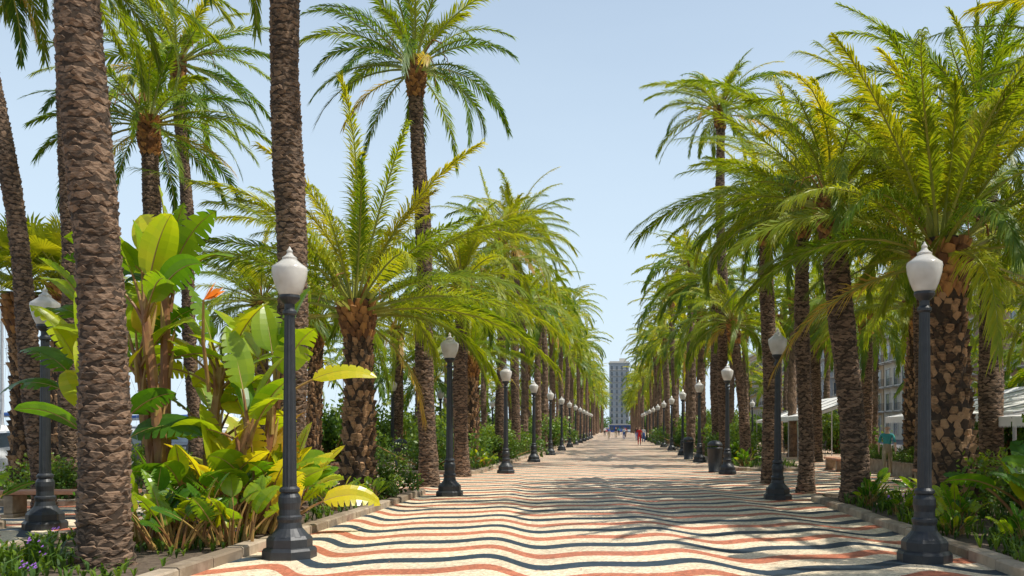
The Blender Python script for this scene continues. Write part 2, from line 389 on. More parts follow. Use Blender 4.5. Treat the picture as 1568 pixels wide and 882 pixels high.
lamp(-4.03,11.2); lamp(3.68,10.9); lamp(-3.92,21.3); lamp(3.58,20.3)
for i in range(11):
    lamp(-3.9,31.9+i*10.7); lamp(3.8,31.4+i*10.7)
for x,y in((-9.05,14.4),(-9.9,51),(-10,40.5),(-10,62),(-10,73),(10.7,39),(10.7,50),(10.7,61),(10.7,72)): lamp(x,y)

# ---------------------------------------------------------------- flower beds
def outline(x0,x1,y0,y1,r):
    pts=[]
    for cx,cy,a0 in((x1-r,y1-r,0),(x0+r,y1-r,90),(x0+r,y0+r,180),(x1-r,y0+r,270)):
        for k in range(7):
            a=R(a0+15*k); pts.append((cx+r*math.cos(a),cy+r*math.sin(a)))
    return pts
def resample(p,d):
    out=[]
    for i in range(len(p)):
        a=Vector(p[i]);b=Vector(p[(i+1)%len(p)]);n=max(1,int((b-a).length/d))
        for k in range(n): out.append(a.lerp(b,k/n))
    return out
def bed(x0,x1,y0,y1,r=.5,h=.13):
    e=empty('flower_bed'); w=.2
    o=resample(outline(x0,x1,y0,y1,r),.8)
    mb=MB(); n=len(o); rg=random.Random(int(y0*10))
    def inn(p,d):
        q=[min(max(p.x,x0+r),x1-r),min(max(p.y,y0+r),y1-r)]; v=Vector((p.x-q[0],p.y-q[1])); v.normalize(); return Vector((p.x-v.x*d,p.y-v.y*d))
    for i in range(n):
        a,b=o[i],o[(i+1)%n]
        if (b-a).length<.05: continue
        g=(b-a)*min(.02,.01/max(.01,(b-a).length)); hh=h+rg.uniform(-.012,.012)
        a2,b2=a+g,b-g; ai,bi=inn(a2,w),inn(b2,w); ac,bc=inn(a2,.025),inn(b2,.025)
        vs=[(a2.x,a2.y,0),(b2.x,b2.y,0),(b2.x,b2.y,hh-.02),(a2.x,a2.y,hh-.02),(ac.x,ac.y,hh),(bc.x,bc.y,hh),(bi.x,bi.y,hh),(ai.x,ai.y,hh),(bi.x,bi.y,0),(ai.x,ai.y,0)]
        mb.add(vs,[(0,1,2,3),(3,2,5,4),(4,5,6,7),(7,6,8,9),(0,3,4,7,9),(1,8,6,5,2)],0,rg.random())
    mb.obj('kerb',[M_kerb],parent=e)
    s=MB(); ip=[inn(p,w*.8) for p in o]; s.add([(p.x,p.y,.07) for p in ip],[tuple(range(len(ip)))]); s.obj('soil',[M_soil],parent=e)
bed(-7.9,-4.6,-4,22.3); bed(4.25,7.4,-4,20.4)
bed(-7.6,-4.75,31.2,56); bed(-7.6,-4.75,59,110); bed(-16,-11,18.5,30.5); bed(-16,-9.6,33,60)
bed(4.4,7.2,33.5,58); bed(4.4,7.2,61,110); bed(-13.5,-9.7,8,14.8)

# ---------------------------------------------------------------- paddle-leaf plants
def paddle(mb,rg,base,az,p0,bend,pl,bl,W,tint):
    K=9; pts=[Vector(base)]; L=pl+bl
    def pit(s): return p0-bend*(s/L)**1.8
    s=0; ds=pl/4
    for i in range(4):
        p=pit(s+ds/2); d=Vector((math.cos(p)*math.cos(az),math.cos(p)*math.sin(az),math.sin(p))); pts.append(pts[-1]+d*ds); s+=ds
    tube(mb,pts,[.035,.028,.022,.018,.015],5,1,.2+.6*rg.random(),False)
    side=Vector((math.sin(az),-math.cos(az),0)); ro=rg.uniform(-.9,.9)
    cur=pts[-1]; ds=bl/K; rows=[]
    for i in range(K+1):
        p=pit(s); d=Vector((math.cos(p)*math.cos(az),math.cos(p)*math.sin(az),math.sin(p)))
        up=side.cross(d); sd=side*math.cos(ro)+up*math.sin(ro); u2=up*math.cos(ro)-side*math.sin(ro)
        t=i/K; w=W*max(.02,math.sin(math.pi*min(1,t**.75))**.55) if 0<t<1 else W*.03
        rows.append((cur.copy(),sd,u2,w,d)); cur=cur+d*ds; s+=ds
    fold=rg.uniform(.15,.5)
    for sg in(-1,1):
        tear=rg.random()<.6; off=0
        for i in range(K):
            if tear and rg.random()<.4: off=rg.uniform(-.4,.1)
            a,b=rows[i],rows[i+1]; vs=[]
            for (c,sd,u,w,d) in(a,b):
                f=fold+off
                m=c+sd*sg*w*.5*math.cos(f*.8)+u*w*.5*math.sin(f)
                e=c+sd*sg*w*math.cos(f*.6)+u*w*(math.sin(f)*.75)-Vector((0,0,.12*w))+d*w*.12
                vs+=[c,m,e]
            if tear and off!=0: vs[5]=vs[5]-rows[i][4]*.04
            mb.add(vs,[(0,1,4,3),(1,2,5,4)],0,tint+rg.uniform(-.05,.05))
    tube(mb,[r[0]-r[2]*.006 for r in rows],[.013*(1-.8*i/K) for i in range(K+1)],4,1,.9,False)
def clump(seed,stems,nlow,tb=0.):
    rg=random.Random(seed); mb=MB()
    for (sx,sy,h,lx,ly,nl) in stems:
        pts=[(sx+lx*t**1.3,sy+ly*t**1.3,h*t) for t in(0,.25,.5,.75,1)]
        tube(mb,pts,[.10,.085,.075,.07,.05],8,1,rg.random()*.7)
        for k in range(10):
            t=.15+.085*k; a=rg.uniform(0,6.28); px=sx+lx*t**1.3; py=sy+ly*t**1.3; c,s=math.cos(a),math.sin(a)
            tube(mb,[(px+.05*c,py+.05*s,h*t-.2),(px+.085*c,py+.085*s,h*t),(px+.13*c,py+.13*s,h*t+.22)],[.04,.03,.006],5,1,rg.random())
        fa=rg.uniform(-.5,.5)
        for k in range(nl):
            u=k/(nl-1); az=fa+(0 if k%2 else math.pi)+rg.uniform(-.7,.7)
            paddle(mb,rg,(sx+lx,sy+ly,h-.15-.2*u),az,R(86-48*u+rg.uniform(-8,8)),R(20+65*u),rg.uniform(.35,.65),rg.uniform(.75,1.1),rg.uniform(.18,.27),.34+tb+rg.uniform(-.28,.42)+(.12 if u<.3 else 0))
    for k in range(nlow):
        a=rg.uniform(0,6.28); r=rg.uniform(0,.5)
        paddle(mb,rg,(r*math.cos(a),r*math.sin(a),.05),a+rg.uniform(-.5,.5),R(rg.uniform(50,88)),R(rg.uniform(20,75)),rg.uniform(.3,1.),rg.uniform(.4,.75),rg.uniform(.12,.2),.34+tb+rg.uniform(-.28,.38))
    return mb.mesh('leaves',[M_paddle,M_stem])
def plant(name,me,x,y,z=.07,rz=0,sc=1):
    e=empty(name,(x,y,z),rz); mkobj('leaves',me,e,sc=sc); return e
big=clump(3,[(-.6,.2,2.6,-.35,.1,8),(-.3,-.2,3.3,-.3,0,8),(.05,.2,2.4,.15,.2,7),(-.45,.1,3.7,-.05,.1,7),(.5,-.1,1.6,.35,-.1,7),(.8,.3,2.2,.2,.1,7),(-.8,-.2,1.5,-.3,-.1,6),(-1.3,.5,3.2,-.4,.1,7),(-1.4,.3,2.2,-.3,.1,7),(-.1,.6,1.6,.1,.1,7)],12,tb=.07)
plant('giant_bird_of_paradise_plant',big,-5.95,12.8)
big2=clump(9,[(0,0,.8,.1,0,8),(.4,.2,.5,.3,.1,8),(-.3,.1,.7,-.1,0,7)],26,tb=.14)
plant('giant_bird_of_paradise_plant',big2,-5.25,12.9,rz=.6,sc=.95)
plant('giant_bird_of_paradise_plant',big2,-5.45,14.2,rz=2.6,sc=.9)
low=[clump(s,[],26,tb=t) for s,t in((15,.06),(16,-.1),(17,.0))]
for x,y,k,s in((-5.0,11.7,0,.7),(-5.5,11.3,1,.65),(-6.0,11.7,2,.75),(6.1,12.6,1,1.1),(6.3,11.8,2,1.),(6.9,13.3,0,1.2),(5.3,14.2,2,.45),(5.5,15.4,0,.45),(4.9,17.6,1,.4),(-5.2,16.8,2,.45),(-6.4,17.5,0,.6),(-5.1,18.6,0,.4),(-10.3,13.9,0,.8),(-10.6,12.9,2,.9),(5.3,19.2,2,.5),(6.4,18.4,0,.55),(-5.2,35,0,.6),(5,36,1,.5),(5.4,40,0,.7),(5.2,11.6,2,.42),(4.8,13.0,0,.3),(5.0,15.9,1,.32)):
    plant('bird_of_paradise_plant',low[k],x,y,rz=x*7+y,sc=s)
fm=MB(); rgf=random.Random(2)
for k in range(9):
    a=rgf.uniform(-.5,.5); b=rgf.uniform(.1,1.2)
    d=Vector((math.cos(b)*math.cos(a),math.sin(a),math.sin(b)))*rgf.uniform(.22,.36)
    w=Vector((0,.03,.045)); fm.add([(0,0,0),d*.6-w,d,d*.6+w],[(0,1,2,3)],0)
fe=empty('orange_flower',(-5.5,12.1,3.3)); fm.obj('petals',[M_orange],parent=fe)
tb_=MB(); tube(tb_,[(-.15,.5,-1.2),(-.12,.25,-.5),(0,0,0)],[.03,.025,.015],6,0); tb_.obj('flower_stalk',[M_stem],parent=fe)

# shrubs
def bush_mesh(seed,n=2600,leaf=.07,lumps=9):
    rg=np.random.default_rng(seed); mb=MB()
    cs=[(rg.normal(0,.42,3)*np.array([1,1,.5])+np.array([0,0,.55]),rg.uniform(.25,.5)) for _ in range(lumps)]
    for c,r in cs:
        tube(mb,[(0,0,0),c*.5+np.array([.05,0,0]),c],[.03,.02,.01],4,1,.4,False)
    for i in range(n):
        c,r=cs[rg.integers(len(cs))]; d=rg.normal(0,1,3); d/=np.linalg.norm(d); p=c+d*r*rg.uniform(.55,1.08)
        if p[2]<.02: p[2]=abs(p[2])+.02
        a=rg.normal(0,1,3)+d*.6; a/=np.linalg.norm(a); b=np.cross(a,d+rg.normal(0,.4,3)); b/=np.linalg.norm(b)
        l=leaf*rg.uniform(.7,1.5)
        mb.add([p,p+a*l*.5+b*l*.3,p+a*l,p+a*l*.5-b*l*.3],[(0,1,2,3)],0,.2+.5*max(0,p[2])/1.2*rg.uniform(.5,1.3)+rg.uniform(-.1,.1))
    return mb.mesh('foliage',[M_bush,M_stem])
BU=[bush_mesh(1,1500,.1),bush_mesh(2,1400,.11),bush_mesh(3,1700,.09,12)]
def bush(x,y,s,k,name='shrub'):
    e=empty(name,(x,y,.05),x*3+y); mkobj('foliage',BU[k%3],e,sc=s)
rb=random.Random(12)
for x,y,s in((-5.2,20.9,.7),(-4.95,19.6,.4),(-6.8,20.8,.6),(-7.2,18.8,.7),(-7.2,16.0,.7),(7.0,15.6,.9),(6.9,17.2,.8),(7.2,12.2,1.1)): bush(x,y,s,rb.randrange(3))
hedge=empty('shrub_border')
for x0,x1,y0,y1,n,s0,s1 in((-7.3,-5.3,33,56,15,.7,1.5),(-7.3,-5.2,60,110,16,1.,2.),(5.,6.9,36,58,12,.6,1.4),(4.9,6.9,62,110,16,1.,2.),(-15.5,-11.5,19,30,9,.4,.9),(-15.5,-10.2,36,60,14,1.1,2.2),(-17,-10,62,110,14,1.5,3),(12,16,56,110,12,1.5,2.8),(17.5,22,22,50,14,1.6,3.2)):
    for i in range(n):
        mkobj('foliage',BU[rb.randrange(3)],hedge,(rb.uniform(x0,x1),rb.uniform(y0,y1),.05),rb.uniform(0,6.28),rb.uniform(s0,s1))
gc=MB(); rg=np.random.default_rng(8)
def cover(x0,x1,y0,y1,n,hmin,hmax,pf=.02):
    for i in range(n):
        x,y=rg.uniform(x0,x1),rg.uniform(y0,y1)
        if math.sin(x*2.3+1)*math.sin(y*1.7)+rg.uniform(-.6,.6)<-.2: continue
        h=rg.uniform(hmin,hmax); tn=rg.uniform(.15,.7)
        for k in range(5):
            a=rg.uniform(0,6.28); l=h*rg.uniform(.6,1.1); sp=rg.uniform(.3,.9)*l
            d=Vector((math.cos(a),math.sin(a),0)); w=Vector((-d.y,d.x,0))*.012*(1+h)
            b=Vector((x,y,.07)); m=b+d*sp*.35+Vector((0,0,l*.7)); t=b+d*sp+Vector((0,0,l*.85))
            gc.add([b-w*.4,b+w*.4,m+w,m-w,t],[(0,1,2,3),(3,2,4)],0,tn)
        if rg.random()<pf:
            for q in range(6):
                c=Vector((x,y,h+.05))+Vector(rg.normal(0,.025,3)); gc.add([c,c+Vector((.02,0,.012)),c+Vector((0,.02,.022)),c+Vector((-.02,.01,0))],[(0,1,2,3)],1)
cover(-7.7,-4.85,7,22,2000,.05,.24,.006); cover(-7.8,-5.8,6.5,10.2,300,.15,.42,.08); cover(4.5,7.2,7,20,2000,.08,.32,.01); cover(-7.4,-4.95,31.5,56,1000,.1,.4,0); cover(4.6,7,34,58,1000,.1,.4,0); cover(-15.7,-11.3,18.8,30,800,.1,.4,0); cover(-13.2,-9.9,8.3,14.5,600,.1,.3,.01)
gc.obj('ground_cover_plants',[M_bush,M_purple])
lf=MB()
for i in range(420):
    sx=rg.choice([-1,1]); x=sx*(rg.uniform(3.0,4.1) if rg.random()<.7 else rg.uniform(0,4)); y=rg.uniform(8,30); z=.008
    a=rg.uniform(0,3.14); l=rg.uniform(.03,.1); c,s=math.cos(a)*l,math.sin(a)*l
    lf.add([(x,y,z),(x+c*.5-s*.08,y+s*.5+c*.08,z+.006),(x+c,y+s,z+.002),(x+c*.5+s*.08,y+s*.5-c*.08,z+.003)],[(0,1,2,3)],0)
lf.obj('fallen_leaves',[M_wood])

# ---------------------------------------------------------------- litter bins, bench
def bin_(x,y):
    mb=MB(); lathe(mb,[(.22,0),(.24,.02),(.24,.05),(.225,.06),(.25,.4),(.27,.82),(.285,.84),(.285,.88),(.27,.9)],20,0)
    lathe(mb,[(.27,.95),(.28,.98),(.25,1.05),(.18,1.11),(.08,1.14),(.02,1.15)],20,0)
    for k in range(4):
        a=k*math.pi/2+.4; box(mb,(.25*math.cos(a),.25*math.sin(a),.93),(.03,.03,.09),0)
    mb.obj('litter_bin',[M_iron],True,loc=(x,y,0))
bin_(3.5,32.6); bin_(-8.8,37); bin_(3.6,46)
def bench(x,y,rz,L=2.2):
    mb=MB()
    for k in range(3): box(mb,(0,-.17+.17*k,.44),(L,.155,.07),0)
    for s in(-.38,.38):
        box(mb,(s*L,0,.23),(.16,.44,.33),1); box(mb,(s*L,0,.03),(.22,.5,.06),1)
    o=mb.obj('park_bench',[M_wood,M_kerb]); o.location=(x,y,0.005); o.rotation_euler=(0,0,rz)
    b=o.modifiers.new('b','BEVEL'); b.width=.012; b.segments=2
bench(-9.9,16.4,.05,2.4); bench(-8.9,30,1.57); bench(8.3,24,1.57,1.8); bench(8.2,34,1.57)

# ---------------------------------------------------------------- cafe terrace
def awning(x0,x1,y0,y1,z0,z1):
    e=empty('cafe_awning'); mb=MB(); n=5
    for i in range(n):
        a=y0+(y1-y0)*i/n; b=y0+(y1-y0)*(i+1)/n-.06
        sg=lambda t: z0+(z1-z0)*t-.12*math.sin(math.pi*t)
        for k in range(6):
            u,v=k/6,(k+1)/6
            mb.add([(x0+(x1-x0)*u,a,sg(u)),(x0+(x1-x0)*u,b,sg(u)),(x0+(x1-x0)*v,b,sg(v)),(x0+(x1-x0)*v,a,sg(v))],[(0,1,2,3)])
        m=12
        for k in range(m):
            ya=a+(b-a)*k/m; yb=a+(b-a)*(k+1)/m
            mb.add([(x0,ya,z0-.003),(x0,yb,z0-.003),(x0,yb,z0-.2),(x0,(ya+yb)/2,z0-.25),(x0,ya,z0-.2)],[(0,1,2,3,4)])
    mb.add([(x0,y0-.01,z0),(x1,y0-.01,z1),(x1,y0-.01,z1-.22),(x0,y0-.01,z0-.2)],[(0,1,2,3)])
    mb.obj('canvas',[M_white],parent=e)
    f=MB()
    for i in range(n+1):
        yy=y0+(y1-y0)*i/n-.03
        tube(f,[(x0+.05,yy,0),(x0+.05,yy,z0-.02)],[.03,.03],8); tube(f,[(x1,yy,0),(x1,yy,z1-.02)],[.03,.03],8); tube(f,[(x0,yy,z0-.03),(x1,yy,z1-.03)],[.02,.02],6)
    f.obj('frame',[M_steel],parent=e)
awning(10.0,14.8,23,34,2.0,3.1); awning(8.6,12.6,16.2,20.8,1.85,2.55); awning(9.2,12.2,44,57,2.2,3.3); awning(11.3,14,60,74,2.2,3.)
def table(x,y):
    mb=MB(); lathe(mb,[(.38,.72),(.39,.73),(.39,.75),(.38,.76)],20,0); tube(mb,[(0,0,.03),(0,0,.72)],[.035,.03],8,1); lathe(mb,[(.25,0),(.24,.02),(.05,.05)],16,1)
    mb.obj('cafe_table',[M_white,M_steel],loc=(x,y,.005))
def chair(x,y,rz):
    mb=MB(); box(mb,(0,0,.45),(.42,.42,.03))
    for a in(-.18,.18):
        tube(mb,[(a,-.2,0),(a,-.17,.44)],[.015,.015],6); tube(mb,[(a,.22,0),(a,.19,.45),(a,.26,.88)],[.015]*3,6)
        tube(mb,[(a*1.1,.2,.66),(a*1.1,-.15,.64),(a*1.1,-.17,.45)],[.013]*3,6)
    for k in range(3): box(mb,(0,.215+.02*k,.6+.11*k),(.36,.015,.07))
    o=mb.obj('cafe_chair',[M_dark],loc=(x,y,.005)); o.rotation_euler=(0,0,rz)
for i,(x,y) in enumerate(((11.6,23.9),(12.4,26),(11.6,28.5),(12.2,31),(10.6,17.5),(10.4,19.6),(10.5,50),(10.8,54))):
    table(x,y); chair(x-.7,y,1.57); chair(x+.7,y,-1.57); chair(x,y+.7,0)
def planter(x,y,L):
    e=empty('hedge_planter',(x,y,0)); mb=MB(); box(mb,(0,0,.22),(.5,L,.44)); box(mb,(0,0,.465),(.58,L+.08,.05)); mb.obj('box',[M_kerb],parent=e)
    for k in range(int(L/.35)): mkobj('foliage',BU[k%3],e,(0,-L/2+.25+.35*k,.42),k*2.1,(.32,.4,.42))
for i in range(3): planter(9.5,25.5+3.6*i,3.)

# ---------------------------------------------------------------- people
def person(x,y,head,shirt,pants,pose='walk',hgt=1.7,long=False):
    s=hgt/1.7
    J={'pel':(0,0,.93,.135),'wst':(0,0,1.08,.115),'chs':(0,.01,1.27,.14),'ne':(0,0,1.43,.065),'nk2':(0,.01,1.5,.052),
       'hd1':(0,.015,1.575,.078),'hd2':(0,.012,1.64,.082)}
    for sg,n in((-1,'l'),(1,'r')):
        q=sg if pose=='walk' else 0
        J['hip'+n]=(sg*.09,0,.86,.095)
        if pose=='sit':
            J['kn'+n]=(sg*.12,.42,.50,.06); J['an'+n]=(sg*.12,.40,.08,.04); J['to'+n]=(sg*.13,.55,.04,.032)
        else:
            J['kn'+n]=(sg*.1,.12+.14*q if q else .02,.49,.06); J['an'+n]=(sg*.1,.26*q if q>0 else (-.2 if q else 0),.09 if q>=0 else .14,.04)
            a=J['an'+n]; J['to'+n]=(sg*.11,a[1]+.15,.035,.032)
        J['sh'+n]=(sg*.175,0,1.38,.06)
        if pose=='sit': J['el'+n]=(sg*.24,.08,1.12,.042); J['wr'+n]=(sg*.14,.32,1.03,.028); J['ha'+n]=(sg*.12,.4,1.03,.03)
        else: J['el'+n]=(sg*.24,-.1*q,1.12,.042); J['wr'+n]=(sg*.25,-.12*q+.06,.9,.028); J['ha'+n]=(sg*.25,-.13*q+.09,.82,.03)
    dz=0
    if pose=='sit':
        dz=-.42
        for k in list(J):
            if k[:2] not in('kn','an','to'): a=J[k]; J[k]=(a[0],a[1],a[2]+dz,a[3])
    E=[('pel','wst'),('wst','chs'),('chs','ne'),('ne','nk2'),('nk2','hd1'),('hd1','hd2')]
    for n in 'lr': E+=[('pel','hip'+n),('hip'+n,'kn'+n),('kn'+n,'an'+n),('an'+n,'to'+n),('chs','sh'+n),('sh'+n,'el'+n),('el'+n,'wr'+n),('wr'+n,'ha'+n)]
    ks=list(J); me=bpy.data.meshes.new('body'); me.from_pydata([J[k][:3] for k in ks],[(ks.index(a),ks.index(b)) for a,b in E],[])
    o=bpy.data.objects.new('tmp',me); col.objects.link(o); o.modifiers.new('s','SKIN'); sb=o.modifiers.new('u','SUBSURF'); sb.levels=1
    for i,k in enumerate(ks):
        v=me.skin_vertices[0].data[i]; v.radius=(J[k][3],J[k][3]*(.75 if k in('pel','wst','chs') else 1)); v.use_root=(k=='pel')
    dg=bpy.context.evaluated_depsgraph_get(); bm=bpy.data.meshes.new_from_object(o.evaluated_get(dg)); bpy.data.objects.remove(o)
    def pm(a,b):
        if a in('pel',) and b=='wst': return 1
        if a[:3] in('pel','hip'): return 1
        if a[:2]=='kn': return 1 if not long else 0
        if a[:2]=='an': return 4
        if a[:2] in('nk','hd') or a=='ne': return 0
        if a[:2] in('el','wr'): return 0
        return 2
    segs=[(Vector(J[a][:3]),Vector(J[b][:3]),pm(a,b)) for a,b in E]
    bm.materials.clear()
    for m in(M_skin,pants,shirt,M_hair,M_dark): bm.materials.append(m)
    for p in bm.polygons:
        c=p.center; best=9;bi=0
        for a,b,m in segs:
            ab=b-a; t=max(0,min(1,(c-a).dot(ab)/ab.length_squared)); d=(a+ab*t-c).length
            if d<best: best=d;bi=m
        h=c.z-dz
        if bi==0 and h>1.5 and (c.y<-.01 or h>1.66): bi=3
        p.material_index=bi; p.use_smooth=True
    e=empty('person',(x,y,.005),head); b=mkobj('body',bm,e,sc=s)
    fb=MB()
    for n,sg in(('l',-1),('r',1)):
        h=Vector(J['ha'+n][:3])
        w=Vector(J['wr'+n][:3]); d=(h-w).normalized(); sd=Vector((0,1,0)) if pose!='sit' else Vector((1,0,0))
        for k,fl in enumerate((.06,.072,.068,.052)):
            p0=h+sd*(.026-.017*k)+d*.01; tube(fb,[p0,p0+d*fl*.6,p0+d*fl+Vector((-sg*.015,0,0))],[.009,.008,.006],5,0)
        p0=w+(h-w)*.5+sd*.03; tube(fb,[p0,p0+sd*.025+d*.025,p0+sd*.028+d*.05],[.01,.009,.007],5,0)
    fc=J['hd1']; tube(fb,[(0,fc[1]+.07,fc[2]+.03),(0,fc[1]+.1,fc[2]),(0,fc[1]+.075,fc[2]-.015)],[.008,.014,.01],5,0)
    for sg in(-1,1): tube(fb,[(sg*.078,fc[1],fc[2]-.01),(sg*.088,fc[1]-.01,fc[2]+.03)],[.012,.014],5,0)
    for sg in(-1,1): tube(fb,[(sg*.03,fc[1]+.066,fc[2]+.03),(sg*.03,fc[1]+.076,fc[2]+.03)],[.009,.007],6,1)
    box(fb,(0,fc[1]+.07,fc[2]-.035),(.045,.014,.01),2)
    fb.obj('face_and_hands',[M_skin,M_hair,M_lips],True,parent=e).scale=(s,s,s)
def cl(n,c): return plain('cloth_'+n,c,tuple(x*.85 for x in c),20,.85)
red=cl('red',(.6,.02,.02)); wht=cl('white',(.7,.7,.68)); blu=cl('blue',(.05,.12,.35)); blk=cl('black',(.02,.02,.025)); kha=cl('khaki',(.35,.28,.18)); tea=cl('teal',(.05,.3,.3))
person(2.0,82,3.1,red,red,'walk',1.7); person(.9,120,0,wht,blu); person(-.2,140,3.14,blk,kha); person(1.4,150,.2,red,blk); person(-1.2,128,3.3,blu,kha)
person(.3,175,0,tea,blk); person(2.4,112,3.2,blk,blu); person(-2.2,160,0,wht,blk); person(-9.3,44,.4,wht,kha); person(2.9,100,3.1,wht,blu,'stand')
person(10.9,23.9,-1.57,wht,blu,'sit'); person(13.1,26,1.57,blk,kha,'sit'); person(10.9,28.5,-1.57,red,blk,'sit'); person(9.9,17.5,-1.57,blk,blu,'sit'); person(8.6,29,2.9,tea,kha)

# ---------------------------------------------------------------- cars
def car(x,y,rz,paint):
    e=empty('parked_car',(x,y,0),rz); mb=MB()
    secs=[(-2.1,.35,.62,.72),(-2.0,.25,.78,.82),(-1.3,.22,.9,.87),(0,.2,.92,.88),(1.0,.22,.98,.88),(1.8,.25,.98,.84),(2.1,.35,.75,.76)]
    vs=[];fs=[]
    for (a,z0,z1,w) in secs: vs+=[(a,-w*.94,z0),(a,-w,(z0+z1)/2),(a,-w*.93,z1),(a,w*.93,z1),(a,w,(z0+z1)/2),(a,w*.94,z0)]
    for i in range(len(secs)-1):
        for k in range(6): fs.append((i*6+k,(i+1)*6+k,(i+1)*6+(k+1)%6,i*6+(k+1)%6))
    fs+=[tuple(range(6)),tuple(range(len(secs)*6-1,len(secs)*6-7,-1))]
    mb.add(vs,fs,0)
    c=[(-1.1,.9,.8),(-.45,1.38,.64),(.9,1.43,.64),(1.75,.97,.78)]
    vs=[]
    for a,z,w in c: vs+=[(a,-w,z),(a,w,z)]
    mb.add(vs,[(0,1,3,2),(4,5,7,6),(0,2,4,6),(1,7,5,3)],1); mb.add([(p[0],p[1]*1.01,p[2]+.006) for p in vs[2:6]],[(0,1,3,2)],0)
    for sg in(-1,1):
        for a in(.0,.95): tube(mb,[(a,sg*.79,.92),(a,sg*.655,1.4)],[.03,.03],6,0)
        for a in(-1.35,1.35):
            tube(mb,[(a,sg*.7,.32),(a,sg*.9,.32)],[.32,.32],20,2); tube(mb,[(a,sg*.88,.32),(a,sg*.91,.32)],[.19,.17],12,3)
        box(mb,(-2.07,sg*.6,.62),(.08,.26,.12),3); box(mb,(2.07,sg*.6,.75),(.08,.2,.14),4)
    mb.obj('body',[paint,M_win,M_rubber,M_steel,red],parent=e)
P1=plain('paint_dark',(.03,.035,.045),(.035,.04,.05),2,.2); P2=plain('paint_red',(.5,.02,.02),(.5,.03,.02),2,.25); P3=plain('paint_white',(.7,.7,.7),(.75,.75,.75),2,.25); P4=plain('paint_blue',(.03,.1,.4),(.03,.12,.45),2,.25)
for x,y,r,p in((-21,38,1.5,P1),(-21.5,46,1.55,P1),(-21,53,1.6,P3),(-21,62,1.5,P1),(-21.3,30,1.5,P3),(-4,330,1.2,P2),(1,335,.1,P4),(5,333,.0,P3),(-9,335,.1,P2)): car(x,y,r,p)

# ---------------------------------------------------------------- sailboats
def sailboat(x,y,h,rz):
    e=empty('sailboat',(x,y,0),rz); mb=MB(); L=h*.7
    secs=[(-.5,.55,.28),(-.3,1.,.2),(0,1.15,.12),(.3,.7,.15),(.5,.03,.3)]
    vs=[];fs=[]
    for a,w,kz in secs: vs+=[(a*L,-w,1.3+.3*a),(a*L,-w*.75,0),(a*L,0,-.2),(a*L,w*.75,0),(a*L,w,1.3+.3*a)]
    for i in range(4):
        for k in range(5): fs.append((i*5+k,(i+1)*5+k,(i+1)*5+(k+1)%5,i*5+(k+1)%5))
    fs.append((0,1,2,3,4)); mb.add(vs,fs,0)
    box(mb,(-.05*L,0,1.5),(L*.35,1.2,.6),0); box(mb,(-.05*L,0,1.6),(L*.3,1.22,.15),1)
    tube(mb,[(.08*L,0,1),(.08*L,0,h)],[.13,.09],8,2)
    tube(mb,[(.08*L,0,2.6),(-.38*L,0,2.5)],[.08,.07],8,2); tube(mb,[(.07*L,0,2.8),(-.36*L,0,2.68)],[.17,.1],8,3)
    for q in(.5,.75): tube(mb,[(.08*L,-.8,h*q),(.08*L,.8,h*q)],[.03,.03],5,2)
    for a in((.5*L,0),(-.5*L,0),(.08*L,1.1),(.08*L,-1.1)): tube(mb,[(a[0],a[1],1.2),(.08*L,0,h*.98)],[.015,.015],4,2)
    mb.obj('hull_and_mast',[M_white,M_win,M_steel,blu],parent=e)
rs=random.Random(3)
for x,y,h in((-54,80,17),(-48,70,13),(-62,90,15),(-50,95,14),(-46,105,13),(-56,110,16),(-60,130,15),(-50,140,14),(-45,125,13),(-70,100,17),(-44,62,12),(-58,75,14),(-50,165,15),(-47,84,14),(-41,72,11),(-42,90,13),(-66,82,16)): sailboat(x,y,h,rs.uniform(-.3,.3)+(1.57 if rs.random()<.4 else 0))

